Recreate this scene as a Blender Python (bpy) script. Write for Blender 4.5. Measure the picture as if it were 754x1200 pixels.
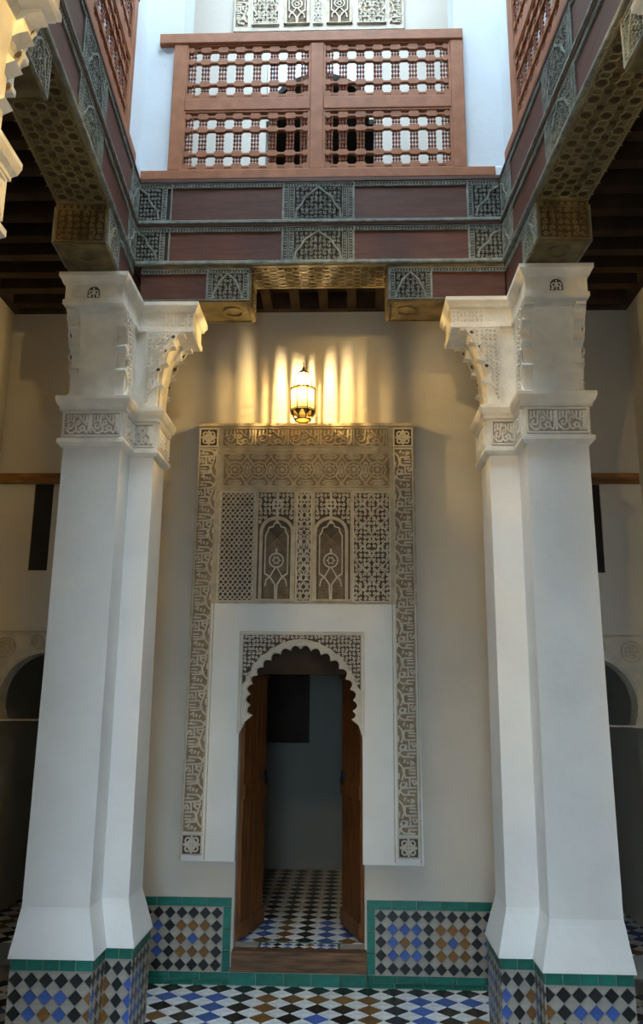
import bpy, math, random
from math import sin, cos, pi, radians, sqrt
from mathutils import Vector, Matrix
random.seed(7)
S = bpy.context.scene
C = S.collection
for o in list(bpy.data.objects): bpy.data.objects.remove(o)

# ------------------------------------------------------------ camera
cd = bpy.data.cameras.new('camera'); cam = bpy.data.objects.new('camera', cd); C.objects.link(cam)
cd.sensor_fit = 'VERTICAL'; cd.sensor_height = 24.0; cd.lens = 944.7 / 1200 * 24.0
cd.clip_start = 0.05; cd.clip_end = 100
PITCH, YAW, ROLL = radians(13.063), radians(-2.046), radians(-0.546)
fw = Vector((sin(YAW) * cos(PITCH), cos(YAW) * cos(PITCH), sin(PITCH)))
rt = Vector((cos(YAW), -sin(YAW), 0)); up = rt.cross(fw)
rt2 = rt * cos(ROLL) - up * sin(ROLL); up2 = up * cos(ROLL) + rt * sin(ROLL)
M = Matrix((rt2, up2, -fw)).transposed().to_4x4(); M.translation = Vector((0, 0, 1.55))
cam.matrix_world = M
S.camera = cam

# ------------------------------------------------------------ sky and exposure
S.view_settings.view_transform = 'Standard'; S.view_settings.look = 'None'
S.view_settings.gamma = 1.0; S.view_settings.use_curve_mapping = False
S.view_settings.exposure = 0.35
w = bpy.data.worlds.new('sky'); S.world = w; w.use_nodes = True
nt = w.node_tree; bg = nt.nodes['Background']
bg.inputs[0].default_value = (0.66, 0.84, 1.0, 1); bg.inputs[1].default_value = 14

# ------------------------------------------------------------ materials
def mat(name, col, rough=0.7, var=0.12, scale=6.0, bump=0.15, bscale=40.0, spec=0.3, metal=0.0, rnd=0.0, grain=False, col2=None):
    m = bpy.data.materials.new(name); m.use_nodes = True
    n = m.node_tree.nodes; l = m.node_tree.links; b = n['Principled BSDF']
    b.inputs['Roughness'].default_value = rough; b.inputs['Metallic'].default_value = metal
    b.inputs['Specular IOR Level'].default_value = spec
    tc = n.new('ShaderNodeTexCoord'); mp = n.new('ShaderNodeMapping'); l.new(tc.outputs['Object'], mp.inputs[0])
    if grain: mp.inputs['Scale'].default_value = grain
    no = n.new('ShaderNodeTexNoise'); no.inputs['Scale'].default_value = scale; no.inputs['Detail'].default_value = 6
    l.new(mp.outputs[0], no.inputs['Vector'])
    rp = n.new('ShaderNodeValToRGB'); rp.color_ramp.elements[0].position = 0.3; rp.color_ramp.elements[1].position = 0.72
    c2 = col2 or tuple(c * (1 - 2 * var) for c in col)
    rp.color_ramp.elements[0].color = (*c2, 1); rp.color_ramp.elements[1].color = (*[min(1, c * (1 + var * .4)) for c in col], 1)
    l.new(no.outputs['Fac'], rp.inputs[0]); out = rp.outputs[0]
    if rnd:
        oi = n.new('ShaderNodeObjectInfo'); mr = n.new('ShaderNodeMapRange')
        mr.inputs['To Min'].default_value = 1 - rnd; mr.inputs['To Max'].default_value = 1 + rnd
        l.new(oi.outputs['Random'], mr.inputs[0]); hs = n.new('ShaderNodeHueSaturation')
        l.new(mr.outputs[0], hs.inputs['Value']); l.new(out, hs.inputs['Color']); out = hs.outputs[0]
    l.new(out, b.inputs['Base Color'])
    if bump:
        nb = n.new('ShaderNodeTexNoise'); nb.inputs['Scale'].default_value = bscale; nb.inputs['Detail'].default_value = 4
        l.new(mp.outputs[0], nb.inputs['Vector'])
        bp = n.new('ShaderNodeBump'); bp.inputs['Strength'].default_value = bump; bp.inputs['Distance'].default_value = 0.01
        l.new(nb.outputs['Fac'], bp.inputs['Height']); l.new(bp.outputs[0], b.inputs['Normal'])
    return m
M_ = {}
def mk(k, *a, **kw): M_[k] = mat(k, *a, **kw); return M_[k]
mk('wall_plaster', (.55, .51, .445), var=.05, scale=2.2, bscale=25)
mk('shaft_plaster', (.80, .79, .76), var=.05, scale=3, bscale=18, bump=.25)
mk('carved_plaster', (.80, .75, .66), var=.08, scale=14, bscale=60, bump=.3)
mk('upper_plaster', (.64, .69, .73), var=.04, scale=3, bscale=20)
mk('panel_plaster', (.70, .70, .67), var=.05, scale=3, bscale=30)
mk('stucco', (.54, .46, .33), var=.16, scale=18, bscale=80, bump=.3)
mk('stucco_light', (.60, .545, .44), var=.10, scale=14, bscale=80, bump=.3)
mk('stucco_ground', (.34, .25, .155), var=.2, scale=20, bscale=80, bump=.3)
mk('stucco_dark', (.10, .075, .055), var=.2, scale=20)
mk('red_wood', (.10, .042, .028), rough=.55, var=.2, scale=9, bscale=30, grain=(1, 1, 6))
mk('red_wood_panel', (.108, .042, .027), rough=.5, var=.16, scale=5, bscale=25, grain=(1.2, 1.2, 9))
mk('grey_carving', (.25, .27, .235), rough=.7, var=.25, scale=30, bscale=90)
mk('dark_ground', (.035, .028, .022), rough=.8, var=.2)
mk('soffit_wood', (.20, .145, .065), rough=.5, var=.3, scale=12)
mk('soffit_line', (.27, .21, .11), rough=.5, var=.2)
mk('soffit_dark', (.075, .042, .02), rough=.6)
mk('rail_wood', (.36, .14, .060), rough=.5, var=.12, scale=5, bscale=30, grain=(3, 3, 3))
mk('spindle_wood', (.30, .11, .06), rough=.45, var=.2, scale=14)
mk('door_wood', (.23, .088, .026), rough=.5, var=.35, scale=7, bscale=25, grain=(6, 6, .8))
mk('step_wood', (.19, .10, .05), rough=.6, var=.35, scale=7, bscale=25, grain=(.8, 6, 6))
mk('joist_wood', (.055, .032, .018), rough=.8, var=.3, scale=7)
mk('lintel_wood', (.30, .14, .045), rough=.6, var=.3, scale=7, grain=(.8, 6, 6))
mk('grout', (.36, .35, .32), rough=.9, var=.15)
mk('capital_ground', (.50, .44, .35), var=.15, scale=20)
mk('iron', (.03, .03, .03), rough=.5, metal=.6, bump=0)
mk('brass', (.16, .10, .035), rough=.4, metal=.8, bump=0)
mk('marble', (.45, .40, .34), rough=.3, var=.2, scale=9)
for k, c in dict(black=(.018, .018, .020), blue=(.055, .12, .40), brown=(.20, .095, .022), white=(.80, .83, .83), tan=(.40, .37, .32), green=(.015, .17, .13)).items():
    mk('tile_' + k, c, rough=.38, var=.15, scale=25, bscale=30, bump=.12, spec=.28, rnd=.18 if k not in('white','tan') else .07)
mk('floor_black', (.022, .018, .014), rough=.25, var=.3, scale=20, bump=.08, spec=.5, rnd=.3)
mk('shaded_room_plaster', (.17, .175, .155), var=.06, scale=2)  # the inner room's shade is put into this darkened plaster colour

# ------------------------------------------------------------ mesh tools
class Fr:                                     # a flat frame: origin, across, up, outward
    def __init__(s, o, u, v): s.o = Vector(o); s.u = Vector(u); s.v = Vector(v); s.n = s.u.cross(s.v)
    def __call__(s, a, b, c=0.0): return s.o + s.u * a + s.v * b + s.n * c
    def sub(s, a, b, c=0.0): return Fr(s(a, b, c), s.u, s.v)
W0 = Fr((0, 0, 0), (1, 0, 0), (0, 1, 0))      # plain world axes
def fy(y): return Fr((0, y, 0), (1, 0, 0), (0, 0, 1))          # faces the camera (-Y)
def fpx(x): return Fr((x, 0, 0), (0, 1, 0), (0, 0, 1))         # faces +X, across = +Y
def fnx(x): return Fr((x, 0, 0), (0, -1, 0), (0, 0, 1))        # faces -X, across = -Y
def fpy(y): return Fr((0, y, 0), (-1, 0, 0), (0, 0, 1))        # faces +Y
def fdn(z): return Fr((0, 0, z), (1, 0, 0), (0, -1, 0))        # faces down

class MB:
    def __init__(s): s.v = []; s.f = []
    def add(s, vs, fs):
        k = len(s.v); s.v += [tuple(p) for p in vs]; s.f += [tuple(i + k for i in f) for f in fs]; return s
    def box(s, F, a0, a1, b0, b1, c0, c1, bev=0.0):
        if bev:
            e = bev
            vs = [F(a0, b0, c0), F(a1, b0, c0), F(a1, b1, c0), F(a0, b1, c0), F(a0, b0, c1 - e), F(a1, b0, c1 - e), F(a1, b1, c1 - e), F(a0, b1, c1 - e),
                  F(a0 + e, b0 + e, c1), F(a1 - e, b0 + e, c1), F(a1 - e, b1 - e, c1), F(a0 + e, b1 - e, c1)]
            return s.add(vs, [(3, 2, 1, 0), (0, 1, 5, 4), (1, 2, 6, 5), (2, 3, 7, 6), (3, 0, 4, 7), (4, 5, 9, 8), (5, 6, 10, 9), (6, 7, 11, 10), (7, 4, 8, 11), (8, 9, 10, 11)])
        vs = [F(a0, b0, c0), F(a1, b0, c0), F(a1, b1, c0), F(a0, b1, c0), F(a0, b0, c1), F(a1, b0, c1), F(a1, b1, c1), F(a0, b1, c1)]
        return s.add(vs, [(3, 2, 1, 0), (4, 5, 6, 7), (0, 1, 5, 4), (1, 2, 6, 5), (2, 3, 7, 6), (3, 0, 4, 7)])
    def prism(s, F, pts, c0, c1, ins=0.0):
        A = sum(pts[i][0] * pts[(i + 1) % len(pts)][1] - pts[(i + 1) % len(pts)][0] * pts[i][1] for i in range(len(pts)))
        if A < 0: pts = pts[::-1]
        n = len(pts)
        top = pts
        if ins:
            cx = sum(p[0] for p in pts) / n; cy = sum(p[1] for p in pts) / n
            top = [(cx + (p[0] - cx) * ins, cy + (p[1] - cy) * ins) for p in pts]
        vs = [F(p[0], p[1], c0) for p in pts] + [F(p[0], p[1], c1) for p in top]
        return s.add(vs, [tuple(range(n - 1, -1, -1)), tuple(range(n, 2 * n))] + [(i, (i + 1) % n, n + (i + 1) % n, n + i) for i in range(n)])
    def rib(s, F, pts, w, c0, c1, closed=False):          # a raised strip that follows a line
        n = len(pts)
        if n < 2: return s
        L = []; R = []
        for i in range(n):
            p = pts[i]; a = pts[(i - 1) % n] if (closed or i) else None; b = pts[(i + 1) % n] if (closed or i < n - 1) else None
            def nn(p, q):
                dx, dy = q[0] - p[0], q[1] - p[1]; d = sqrt(dx * dx + dy * dy) or 1e-6; return (-dy / d, dx / d)
            n1 = nn(a, p) if a else None; n2 = nn(p, b) if b else None
            if n1 and n2:
                mx, my = n1[0] + n2[0], n1[1] + n2[1]; d = sqrt(mx * mx + my * my) or 1; mx /= d; my /= d
                k = 1 / max(.6, mx * n1[0] + my * n1[1]); mx *= k; my *= k
            else: mx, my = n1 or n2
            L.append((p[0] + mx * w / 2, p[1] + my * w / 2)); R.append((p[0] - mx * w / 2, p[1] - my * w / 2))
        vs = [F(*p, c0) for p in L] + [F(*p, c1) for p in L] + [F(*p, c1) for p in R] + [F(*p, c0) for p in R]
        fs = []
        for i in range(n if closed else n - 1):
            j = (i + 1) % n
            for k in range(3): fs.append((k * n + i, (k + 1) * n + i, (k + 1) * n + j, k * n + j))
        if not closed: fs += [(0, 3 * n, 2 * n, n), (n - 1, 2 * n - 1, 3 * n - 1, 4 * n - 1)]
        return s.add(vs, fs)
    def ring(s, F, x, y, r, w, c0, c1, n=10, ry=None):
        return s.rib(F, [(x + r * cos(2 * pi * i / n), y + (ry or r) * sin(2 * pi * i / n)) for i in range(n)], w, c0, c1, True)
    def disc(s, F, x, y, r, c0, c1, n=8, ry=None, rot=0):
        return s.prism(F, [(x + r * cos(2 * pi * i / n) * cos(rot) - (ry or r) * sin(2 * pi * i / n) * sin(rot), y + r * cos(2 * pi * i / n) * sin(rot) + (ry or r) * sin(2 * pi * i / n) * cos(rot)) for i in range(n)], c0, c1)
    def loft(s, rings, closed=True, cap=True):
        n = len(rings[0]); k0 = []
        vs = [p for r in rings for p in r]; fs = []
        for k in range(len(rings) - 1):
            for i in range(n if closed else n - 1):
                j = (i + 1) % n; fs.append((k * n + i, k * n + j, (k + 1) * n + j, (k + 1) * n + i))
        if cap: fs += [tuple(range(n - 1, -1, -1)), tuple(range((len(rings) - 1) * n, len(rings) * n))]
        return s.add(vs, fs)
    def lathe(s, o, prof, n=8, ax=(0, 0, 1), ph=0.0):
        o = Vector(o); ax = Vector(ax); t = Vector((1, 0, 0)) if abs(ax.x) < .9 else Vector((0, 1, 0)); e1 = ax.cross(t).normalized(); e2 = ax.cross(e1)
        return s.loft([[o + ax * z + (e1 * cos(2 * pi * i / n + ph) + e2 * sin(2 * pi * i / n + ph)) * max(r, 1e-4) for i in range(n)] for r, z in prof])
    def tube(s, pts, r, n=8, closed=False):
        pts = [Vector(p) for p in pts]; m = len(pts); rings = []
        for i, p in enumerate(pts):
            d = (pts[(i + 1) % m] - pts[i - 1]) if closed else (pts[min(i + 1, m - 1)] - pts[max(i - 1, 0)])
            d.normalize(); t = Vector((0, 0, 1)) if abs(d.z) < .9 else Vector((1, 0, 0)); e1 = d.cross(t).normalized(); e2 = d.cross(e1)
            rings.append([p + (e1 * cos(2 * pi * k / n) + e2 * sin(2 * pi * k / n)) * r for k in range(n)])
        if closed: rings.append(rings[0])
        return s.loft(rings, cap=not closed)
    def mesh(s, name, m):
        me = bpy.data.meshes.new(name); me.from_pydata(s.v, [], s.f); me.materials.append(M_[m] if isinstance(m, str) else m); me.update(); return me
    def build(s, name, m, parent=None, label=None, **kw):
        o = bpy.data.objects.new(name, s.mesh(name, m)); C.objects.link(o)
        if parent:
            o.parent = parent; 
            p = parent; off = Vector((0, 0, 0))
            while p: off += Vector(p.location); p = p.parent
            o.location = -off
        tag(o, label, **kw); return o
def tag(o, label=None, cat=None, group=None, kind=None, **_):
    for k, v in (('label', label), ('category', cat), ('group', group), ('kind', kind)):
        if v: o[k] = v
    return o
def empty(name, loc, label, cat, group=None, kind=None):
    o = bpy.data.objects.new(name, None); C.objects.link(o); o.location = loc; o.empty_display_size = .1
    return tag(o, label, cat, group, kind)
def struct(name, loc=(0, 0, 0)):
    o = bpy.data.objects.new(name, None); C.objects.link(o); o.location = loc; o['kind'] = 'structure'; return o

# ------------------------------------------------------------ tiles
def clip(poly, x0, x1, y0, y1):
    def cut(P, ins, inter):
        out = []
        for i in range(len(P)):
            a, b = P[i - 1], P[i]
            if ins(b):
                if not ins(a): out.append(inter(a, b))
                out.append(b)
            elif ins(a): out.append(inter(a, b))
        return out
    def ix(v): return lambda a, b: (v, a[1] + (b[1] - a[1]) * (v - a[0]) / (b[0] - a[0]))
    def iy(v): return lambda a, b: (a[0] + (b[0] - a[0]) * (v - a[1]) / (b[1] - a[1]), v)
    for ins, it in ((lambda p: p[0] >= x0 - 1e-9, ix(x0)), (lambda p: p[0] <= x1 + 1e-9, ix(x1)), (lambda p: p[1] >= y0 - 1e-9, iy(y0)), (lambda p: p[1] <= y1 + 1e-9, iy(y1))):
        poly = cut(poly, ins, it)
        if len(poly) < 3: return []
    return poly
TC = {}
def tile_at(F, poly, h, m, parent, off):
    """one tile piece as an object of its own; alike pieces share their mesh"""
    cx = sum(p[0] for p in poly) / len(poly); cy = sum(p[1] for p in poly) / len(poly)
    loc = [(round(p[0] - cx, 4), round(p[1] - cy, 4)) for p in poly]
    key = (tuple(loc), m, h, tuple(F.u), tuple(F.v))
    if key not in TC:
        b = MB(); F0 = Fr((0, 0, 0), F.u, F.v); b.prism(F0, loc, 0, h, .955); TC[key] = b.mesh('tile', m)
    o = bpy.data.objects.new('tile', TC[key]); C.objects.link(o); o.parent = parent
    o.location = F(cx, cy, 0) - off
    return o
def area(p): return abs(sum(p[i - 1][0] * p[i][1] - p[i][0] * p[i - 1][1] for i in range(len(p)))) / 2
def diamonds(F, parent, x0, x1, y0, y1, ax, ay, px, py, colour, white, h=.004, jit=.0007, i0=-40, i1=40, j0=-40, j1=40, joined=None, sgn=-1, g=.94):
    off = Vector(parent.location)
    for i in range(i0, i1):
        for j in range(j0, j1):
            for half in (0, 1):
                cx = ax + (i + half * .5) * px; cy = ay + sgn * (j + half * .5) * py
                if cx < x0 - px or cx > x1 + px or cy < y0 - py or cy > y1 + py: continue
                q = [(cx + px / 2 * g, cy), (cx, cy + py / 2 * g), (cx - px / 2 * g, cy), (cx, cy - py / 2 * g)]
                q = clip(q, x0, x1, y0, y1)
                if len(q) < 3 or area(q) < px * py * .02: continue
                m = white if half else colour(i, j)
                if joined is not None:
                    joined.setdefault(m, MB()).prism(F, q, 0, h, .96)
                else: tile_at(F, q, h, m, parent, off)
def dado_col(i, j, flip=0):
    a, b = i % 4, j % 4
    if a == 0 or b == 0: return 'tile_black'
    blue = ((i // 4) + (j // 4) + flip) % 2 == 0
    if a == 2 and b == 2: blue = not blue
    return 'tile_blue' if blue else 'tile_brown'
def floor_col(i, j):
    a, b = i % 6, j % 6
    if a == 0 or b == 0: return 'floor_black'
    br = ((i // 6) + (j // 6)) % 2 == 0
    if a in (1, 5) or b in (1, 5): pass
    elif a == 3 and b == 3: br = not br
    else: return 'floor_black'
    return 'tile_brown' if br else 'tile_blue'
def rect_tiles(F, parent, x0, x1, y0, y1, m, n, vert=False, h=.005):
    off = Vector(parent.location); g = .0012
    for k in range(n):
        if vert: a, b = y0 + (y1 - y0) * k / n, y0 + (y1 - y0) * (k + 1) / n; q = [(x0 + g, a + g), (x1 - g, a + g), (x1 - g, b - g), (x0 + g, b - g)]
        else: a, b = x0 + (x1 - x0) * k / n, x0 + (x1 - x0) * (k + 1) / n; q = [(a + g, y0 + g), (b - g, y0 + g), (b - g, y1 - g), (a + g, y1 - g)]
        tile_at(F, q, h, m, parent, off)

# ------------------------------------------------------------ key measures (metres)
XL, XR, YB, YN = -2.30, 1.85, 5.015, -1.6            # room walls
BX0, BX1, BY1, BY0 = -1.22, .86, 4.07, 2.06          # the well between the beams
ZC = 4.155

# ------------------------------------------------------------ the walls
def wall_sheet(mb, F, x0, x1, z0, z1, t, holes):
    xs = sorted({x0, x1, *[h[0] for h in holes], *[h[1] for h in holes]}); zs = sorted({z0, z1, *[h[2] for h in holes], *[h[3] for h in holes]})
    xs = [x for x in xs if x0 <= x <= x1]; zs = [z for z in zs if z0 <= z <= z1]
    def solid(i, j):
        if i < 0 or j < 0 or i >= len(xs) - 1 or j >= len(zs) - 1: return False
        cx = (xs[i] + xs[i + 1]) / 2; cz = (zs[j] + zs[j + 1]) / 2
        return not any(h[0] < cx < h[1] and h[2] < cz < h[3] for h in holes)
    for i in range(len(xs) - 1):
        for j in range(len(zs) - 1):
            if not solid(i, j): continue
            a, b, c, d = xs[i], xs[i + 1], zs[j], zs[j + 1]
            mb.add([F(a, c, 0), F(b, c, 0), F(b, d, 0), F(a, d, 0)], [(0, 1, 2, 3)])
            mb.add([F(a, c, -t), F(b, c, -t), F(b, d, -t), F(a, d, -t)], [(3, 2, 1, 0)])
            for (ii, jj, p, q) in ((i - 1, j, (a, c), (a, d)), (i + 1, j, (b, d), (b, c)), (i, j - 1, (b, c), (a, c)), (i, j + 1, (a, d), (b, d))):
                if not solid(ii, jj): mb.add([F(*p, 0), F(*q, 0), F(*q, -t), F(*p, -t)], [(0, 1, 2, 3)])
DX0, DX1 = -.66, .09
LO = (-2.225, -1.555, 0, 1.945); RO = (1.075, 1.775, 0, 1.945)
wb = struct('wall_back')
b = MB(); wall_sheet(b, fy(YB), XL, XR, 0, 8.0, .19, [(DX0, DX1, 0, 1.90), LO, RO, (-2.05, -1.925, 2.33, 2.90), (1.465, 1.59, 2.33, 2.90), (-.605, .175, 4.5, 6.085)])
b.build('plaster_face', 'wall_plaster', wb)
MB().box(W0, XL - .2, XL, YN - .2, 7.4, 0, 8).build('wall_left', 'wall_plaster', kind='structure')
MB().box(W0, XR, XR + .2, YN - .2, 7.4, 0, 8).build('wall_right', 'wall_plaster', kind='structure')
wf_ = MB(); wall_sheet(wf_, fpy(YN), -XR, -XL, 0, 8, .2, [(-.35, .75, 0, 2.1)]); wf_.build('wall_front', 'wall_plaster', kind='structure')   # unseen gateway behind the viewer, added to let in fill light
MB().box(W0, -12, 12, -14, YN, -.2, -.01).build('ground', 'grout', kind='structure')  # unseen ground outside, added to block sky light from below
# rooms behind the doorways
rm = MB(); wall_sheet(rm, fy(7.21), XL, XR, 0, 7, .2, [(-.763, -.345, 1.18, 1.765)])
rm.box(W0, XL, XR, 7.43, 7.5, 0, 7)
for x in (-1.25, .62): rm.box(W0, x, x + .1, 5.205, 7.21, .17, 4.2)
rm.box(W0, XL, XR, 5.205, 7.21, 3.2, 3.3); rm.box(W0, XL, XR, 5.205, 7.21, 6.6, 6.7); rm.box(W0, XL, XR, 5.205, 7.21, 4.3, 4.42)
MB().box(W0, -.763, -.345, 7.33, 7.36, 1.18, 1.765).build('window_3', 'dark_ground', kind='structure'); rm.build('wall_inner', 'shaded_room_plaster', kind='structure')  # dark board put in for the shade inside the recess
# dark opaque sheets filling the two wall slits
for n, (x0, x1) in enumerate(((-2.05, -1.925), (1.465, 1.59))):
    g = MB(); g.box(fy(YB + .012), x0, x1, 2.33, 2.90, -.02, 0); g.build('window_%d' % (n + 1), 'iron', kind='structure')

# ------------------------------------------------------------ floor
fl = struct('floor')
MB().box(W0, XL, XR, YN, 5.2, -.2, -.004).build('floor_bed', 'grout', fl)
FF = Fr((0, 0, -.004), (1, 0, 0), (0, 1, 0))
PT = .135
diamonds(FF, fl, -1.12, .86, 4.33, 4.925, -.569, 4.878, PT, PT, floor_col, 'tile_white', g=.975)
J = {}
for r in ((XL, XR, 1.0, 4.33), (XL, -1.12, 4.33, 4.925), (.86, XR, 4.33, 4.925)):
    diamonds(FF, fl, *r, -.569, 4.878, PT, PT, floor_col, 'tile_white', joined=J, g=.975)
for m, mb in J.items(): mb.build('tile_field', m, fl, kind='stuff')
rect_tiles(FF, fl, -1.2, .9, 4.93, 5.0, 'tile_green', 13)
# inner floor beyond the threshold
fi = struct('floor', (0, 5.2, 0))
MB().box(W0, XL, XR, 5.19, 7.21, -.2, .166).box(W0, DX0, DX1, 4.96, 5.2, 0, .166).build('floor_bed', 'grout', fi)
FI = Fr((0, 0, .166), (1, 0, 0), (0, 1, 0))
diamonds(FI, fi, -.66, .10, 5.13, 7.2, -.512, 5.30, .126, .13, lambda i, j: 'tile_brown' if (i % 4 == 0 and (j % 5 == 1)) else ('tile_blue', 'tile_brown', 'floor_black', 'tile_blue')[i % 4] if j > -3 else 'floor_black', 'tile_white', g=.97)
rect_tiles(FI, fi, -.56, .01, 5.112, 5.128, 'tile_green', 3)
diamonds(FI, fi, -.505, -.065, 4.985, 5.11, -.475, 5.08, .063, .063, lambda i, j: ('tile_blue', 'floor_black', 'tile_blue', 'floor_black', 'tile_brown', 'tile_blue')[i % 6], 'tile_white', g=.97)
for a in ((-.52, -.507), (-.063, -.05)): rect_tiles(FI, fi, *a, 4.985, 5.11, 'tile_green', 1, True)
mb = MB(); mb.box(FI, -.655, -.522, 4.97, 5.11, 0, .006).box(FI, -.048, .088, 4.97, 5.11, 0, .006); mb.build('marble_slab', 'marble', fi)
J = {}
for r in ((XL, -1.25, 5.02, 7.2), (.72, XR, 5.02, 7.2)): diamonds(FI, fi, *r, -.455, 5.2, .13, .13, floor_col, 'tile_white', joined=J)
for m, mb in J.items(): mb.build('tile_field', m, fi, kind='stuff')

fs_ = struct('trim_5', (-.28, 4.92, 0)); MB().box(W0, -.672, .100, 4.925, 5.01, 0, .067).build('mortar_bed', 'grout', fs_)
rect_tiles(fy(4.925), fs_, -.672, .100, .001, .066, 'tile_green', 5)
# ------------------------------------------------------------ dado panels on the back wall (trim_1, trim_2)
FD = fy(5.008)
def dado(name, x0, x1, edge, dirn, flip):
    t = struct(name, (x0, 5.0, 0))
    MB().box(fy(5.0145), x0, x1, 0, .43, -.0, .006).build('mortar_bed', 'grout', t)
    q = .0678
    rect_tiles(FD, t, x0, x1, .381, .43, 'tile_green', max(2, round((x1 - x0) / .14)))
    rect_tiles(FD, t, x0, x1, .001, .040, 'tile_green', max(2, round((x1 - x0) / .16)))
    ve = (x1 - .047, x1) if dirn < 0 else (x0, x0 + .047)
    rect_tiles(FD, t, *ve, .041, .380, 'tile_green', 3, True)
    a0, a1 = (x0, x1 - .048) if dirn < 0 else (x0 + .048, x1)
    diamonds(FD, t, a0, a1, .041, .380, edge, .347, q, q, lambda i, j: dado_col(dirn * i, j, flip), 'tile_tan', j0=-1, j1=6)
dado('trim_1', -1.54, -.675, -.757, -1, 1)
dado('trim_2', .102, 1.10, .181, 1, 0)

# ------------------------------------------------------------ ceiling of the galleries with joists
ce = struct('ceiling', (0, 0, ZC))
cb = MB()
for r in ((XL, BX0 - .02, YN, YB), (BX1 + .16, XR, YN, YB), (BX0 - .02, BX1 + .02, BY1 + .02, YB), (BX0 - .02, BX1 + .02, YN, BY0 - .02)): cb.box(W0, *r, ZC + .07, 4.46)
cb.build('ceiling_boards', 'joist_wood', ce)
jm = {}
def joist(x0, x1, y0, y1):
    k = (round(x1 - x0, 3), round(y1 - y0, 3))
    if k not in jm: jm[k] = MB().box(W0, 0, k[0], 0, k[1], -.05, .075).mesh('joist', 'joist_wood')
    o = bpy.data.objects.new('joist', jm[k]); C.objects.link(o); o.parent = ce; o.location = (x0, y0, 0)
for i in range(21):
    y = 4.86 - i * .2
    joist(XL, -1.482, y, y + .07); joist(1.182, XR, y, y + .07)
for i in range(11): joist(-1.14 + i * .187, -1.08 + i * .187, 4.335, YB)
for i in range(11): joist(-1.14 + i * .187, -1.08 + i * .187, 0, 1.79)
pl = MB()
pl.box(W0, XL, XR, YB - .05, YB, -.05 , .075).box(W0, XL, XL + .05, YN, YB - .05, -.05, .075).box(W0, XR - .05, XR, YN, YB - .05, -.05, .075)
o = pl.build('wall_plate', 'joist_wood', ce); o.location = (0, 0, 0)
# roof over the upper galleries
ro = MB()
for r in ((XL, -1.45, YN, YB), (1.12, XR, YN, YB), (-1.45, 1.12, 4.35, YB), (-1.45, 1.12, YN, 1.75)): ro.box(W0, *r, 7.7, 8.0)
ro.build('ceiling', 'wall_plaster', kind='structure')

# ------------------------------------------------------------ ornament
def arcpts(x, y, r, a0, a1, n=6, ry=None): return [(x + r * cos(radians(a0 + (a1 - a0) * i / n)), y + (ry or r) * sin(radians(a0 + (a1 - a0) * i / n))) for i in range(n + 1)]
def sebka(mb, F, x0, x1, y0, y1, cell, w, c0, c1, leaf=True):
    nx = max(1, round((x1 - x0) / cell)); cw = (x1 - x0) / nx; chh = cell * 1.25; ny = max(1, round((y1 - y0) / chh)); ch = (y1 - y0) / ny
    for k in range(nx):
        for s in (1, -1):
            pts = []
            for i in range(ny * 6 + 1):
                t = i / 6; tri = cos(pi * t); tri = tri * abs(tri) ** .3; x = x0 + (k + .5) * cw + s * cw / 2 * tri
                pts.append((min(x1, max(x0, x)), y0 + t * ch))
            mb.rib(F, pts, w, c0, c1)
    if leaf:
        for k in range(nx):
            for j in range(ny):
                cx = x0 + (k + (.5 if j % 2 else .0)) * cw + (0 if j % 2 else cw * .5) - (0 if j % 2 else 0); cy = y0 + (j + .5) * ch
                cx = x0 + (k + .5) * cw
                a = .6 if (k + j) % 2 else -.6
                mb.disc(F, cx, cy, cw * .30, c0, c1 - .002, 6, cw * .13, a)
                mb.disc(F, cx + cw * .16, cy - ch * .2, cw * .16, c0, c1 - .003, 5, cw * .10, -a)
def scrolls(mb, F, x0, x1, y0, y1, cell, w, c0, c1, pred=None, seed=1):
    rd = random.Random(seed); xc = (x0 + x1) / 2
    nx = max(1, round((x1 - x0) / 2 / cell)); cw = (x1 - x0) / 2 / nx; ny = max(1, round((y1 - y0) / cell)); ch = (y1 - y0) / ny
    for j in range(ny):
        for i in range(nx):
            st = rd.randrange(4); r = min(cw, ch) * rd.uniform(.38, .47)
            for s in (-1, 1):
                cx = xc + s * (i + .5) * cw; cy = y0 + (j + .5) * ch
                if pred and not pred(cx, cy): continue
                A = 90 * st + (45 if j % 2 else 0)
                sp = [(cx + s * r * (1 - .09 * k) * cos(radians(A + 40 * k)), cy + r * (1 - .09 * k) * sin(radians(A + 40 * k))) for k in range(9)]
                mb.rib(F, sp, w, c0, c1)
                for k in (0, 3):
                    p = sp[k]; mb.disc(F, min(x1 - .004, max(x0 + .004, p[0])), min(y1 - .004, max(y0 + .004, p[1])), r * .34, c0, c1 - .002, 6, r * .16, s * radians(A + 40 * k + 60))
                mb.disc(F, cx, cy, r * .22, c0, c1 - .001, 6)
def frame(mb, F, x0, x1, y0, y1, w, c0, c1): mb.rib(F, [(x0, y0), (x1, y0), (x1, y1), (x0, y1)], w, c0, c1, True)
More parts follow.
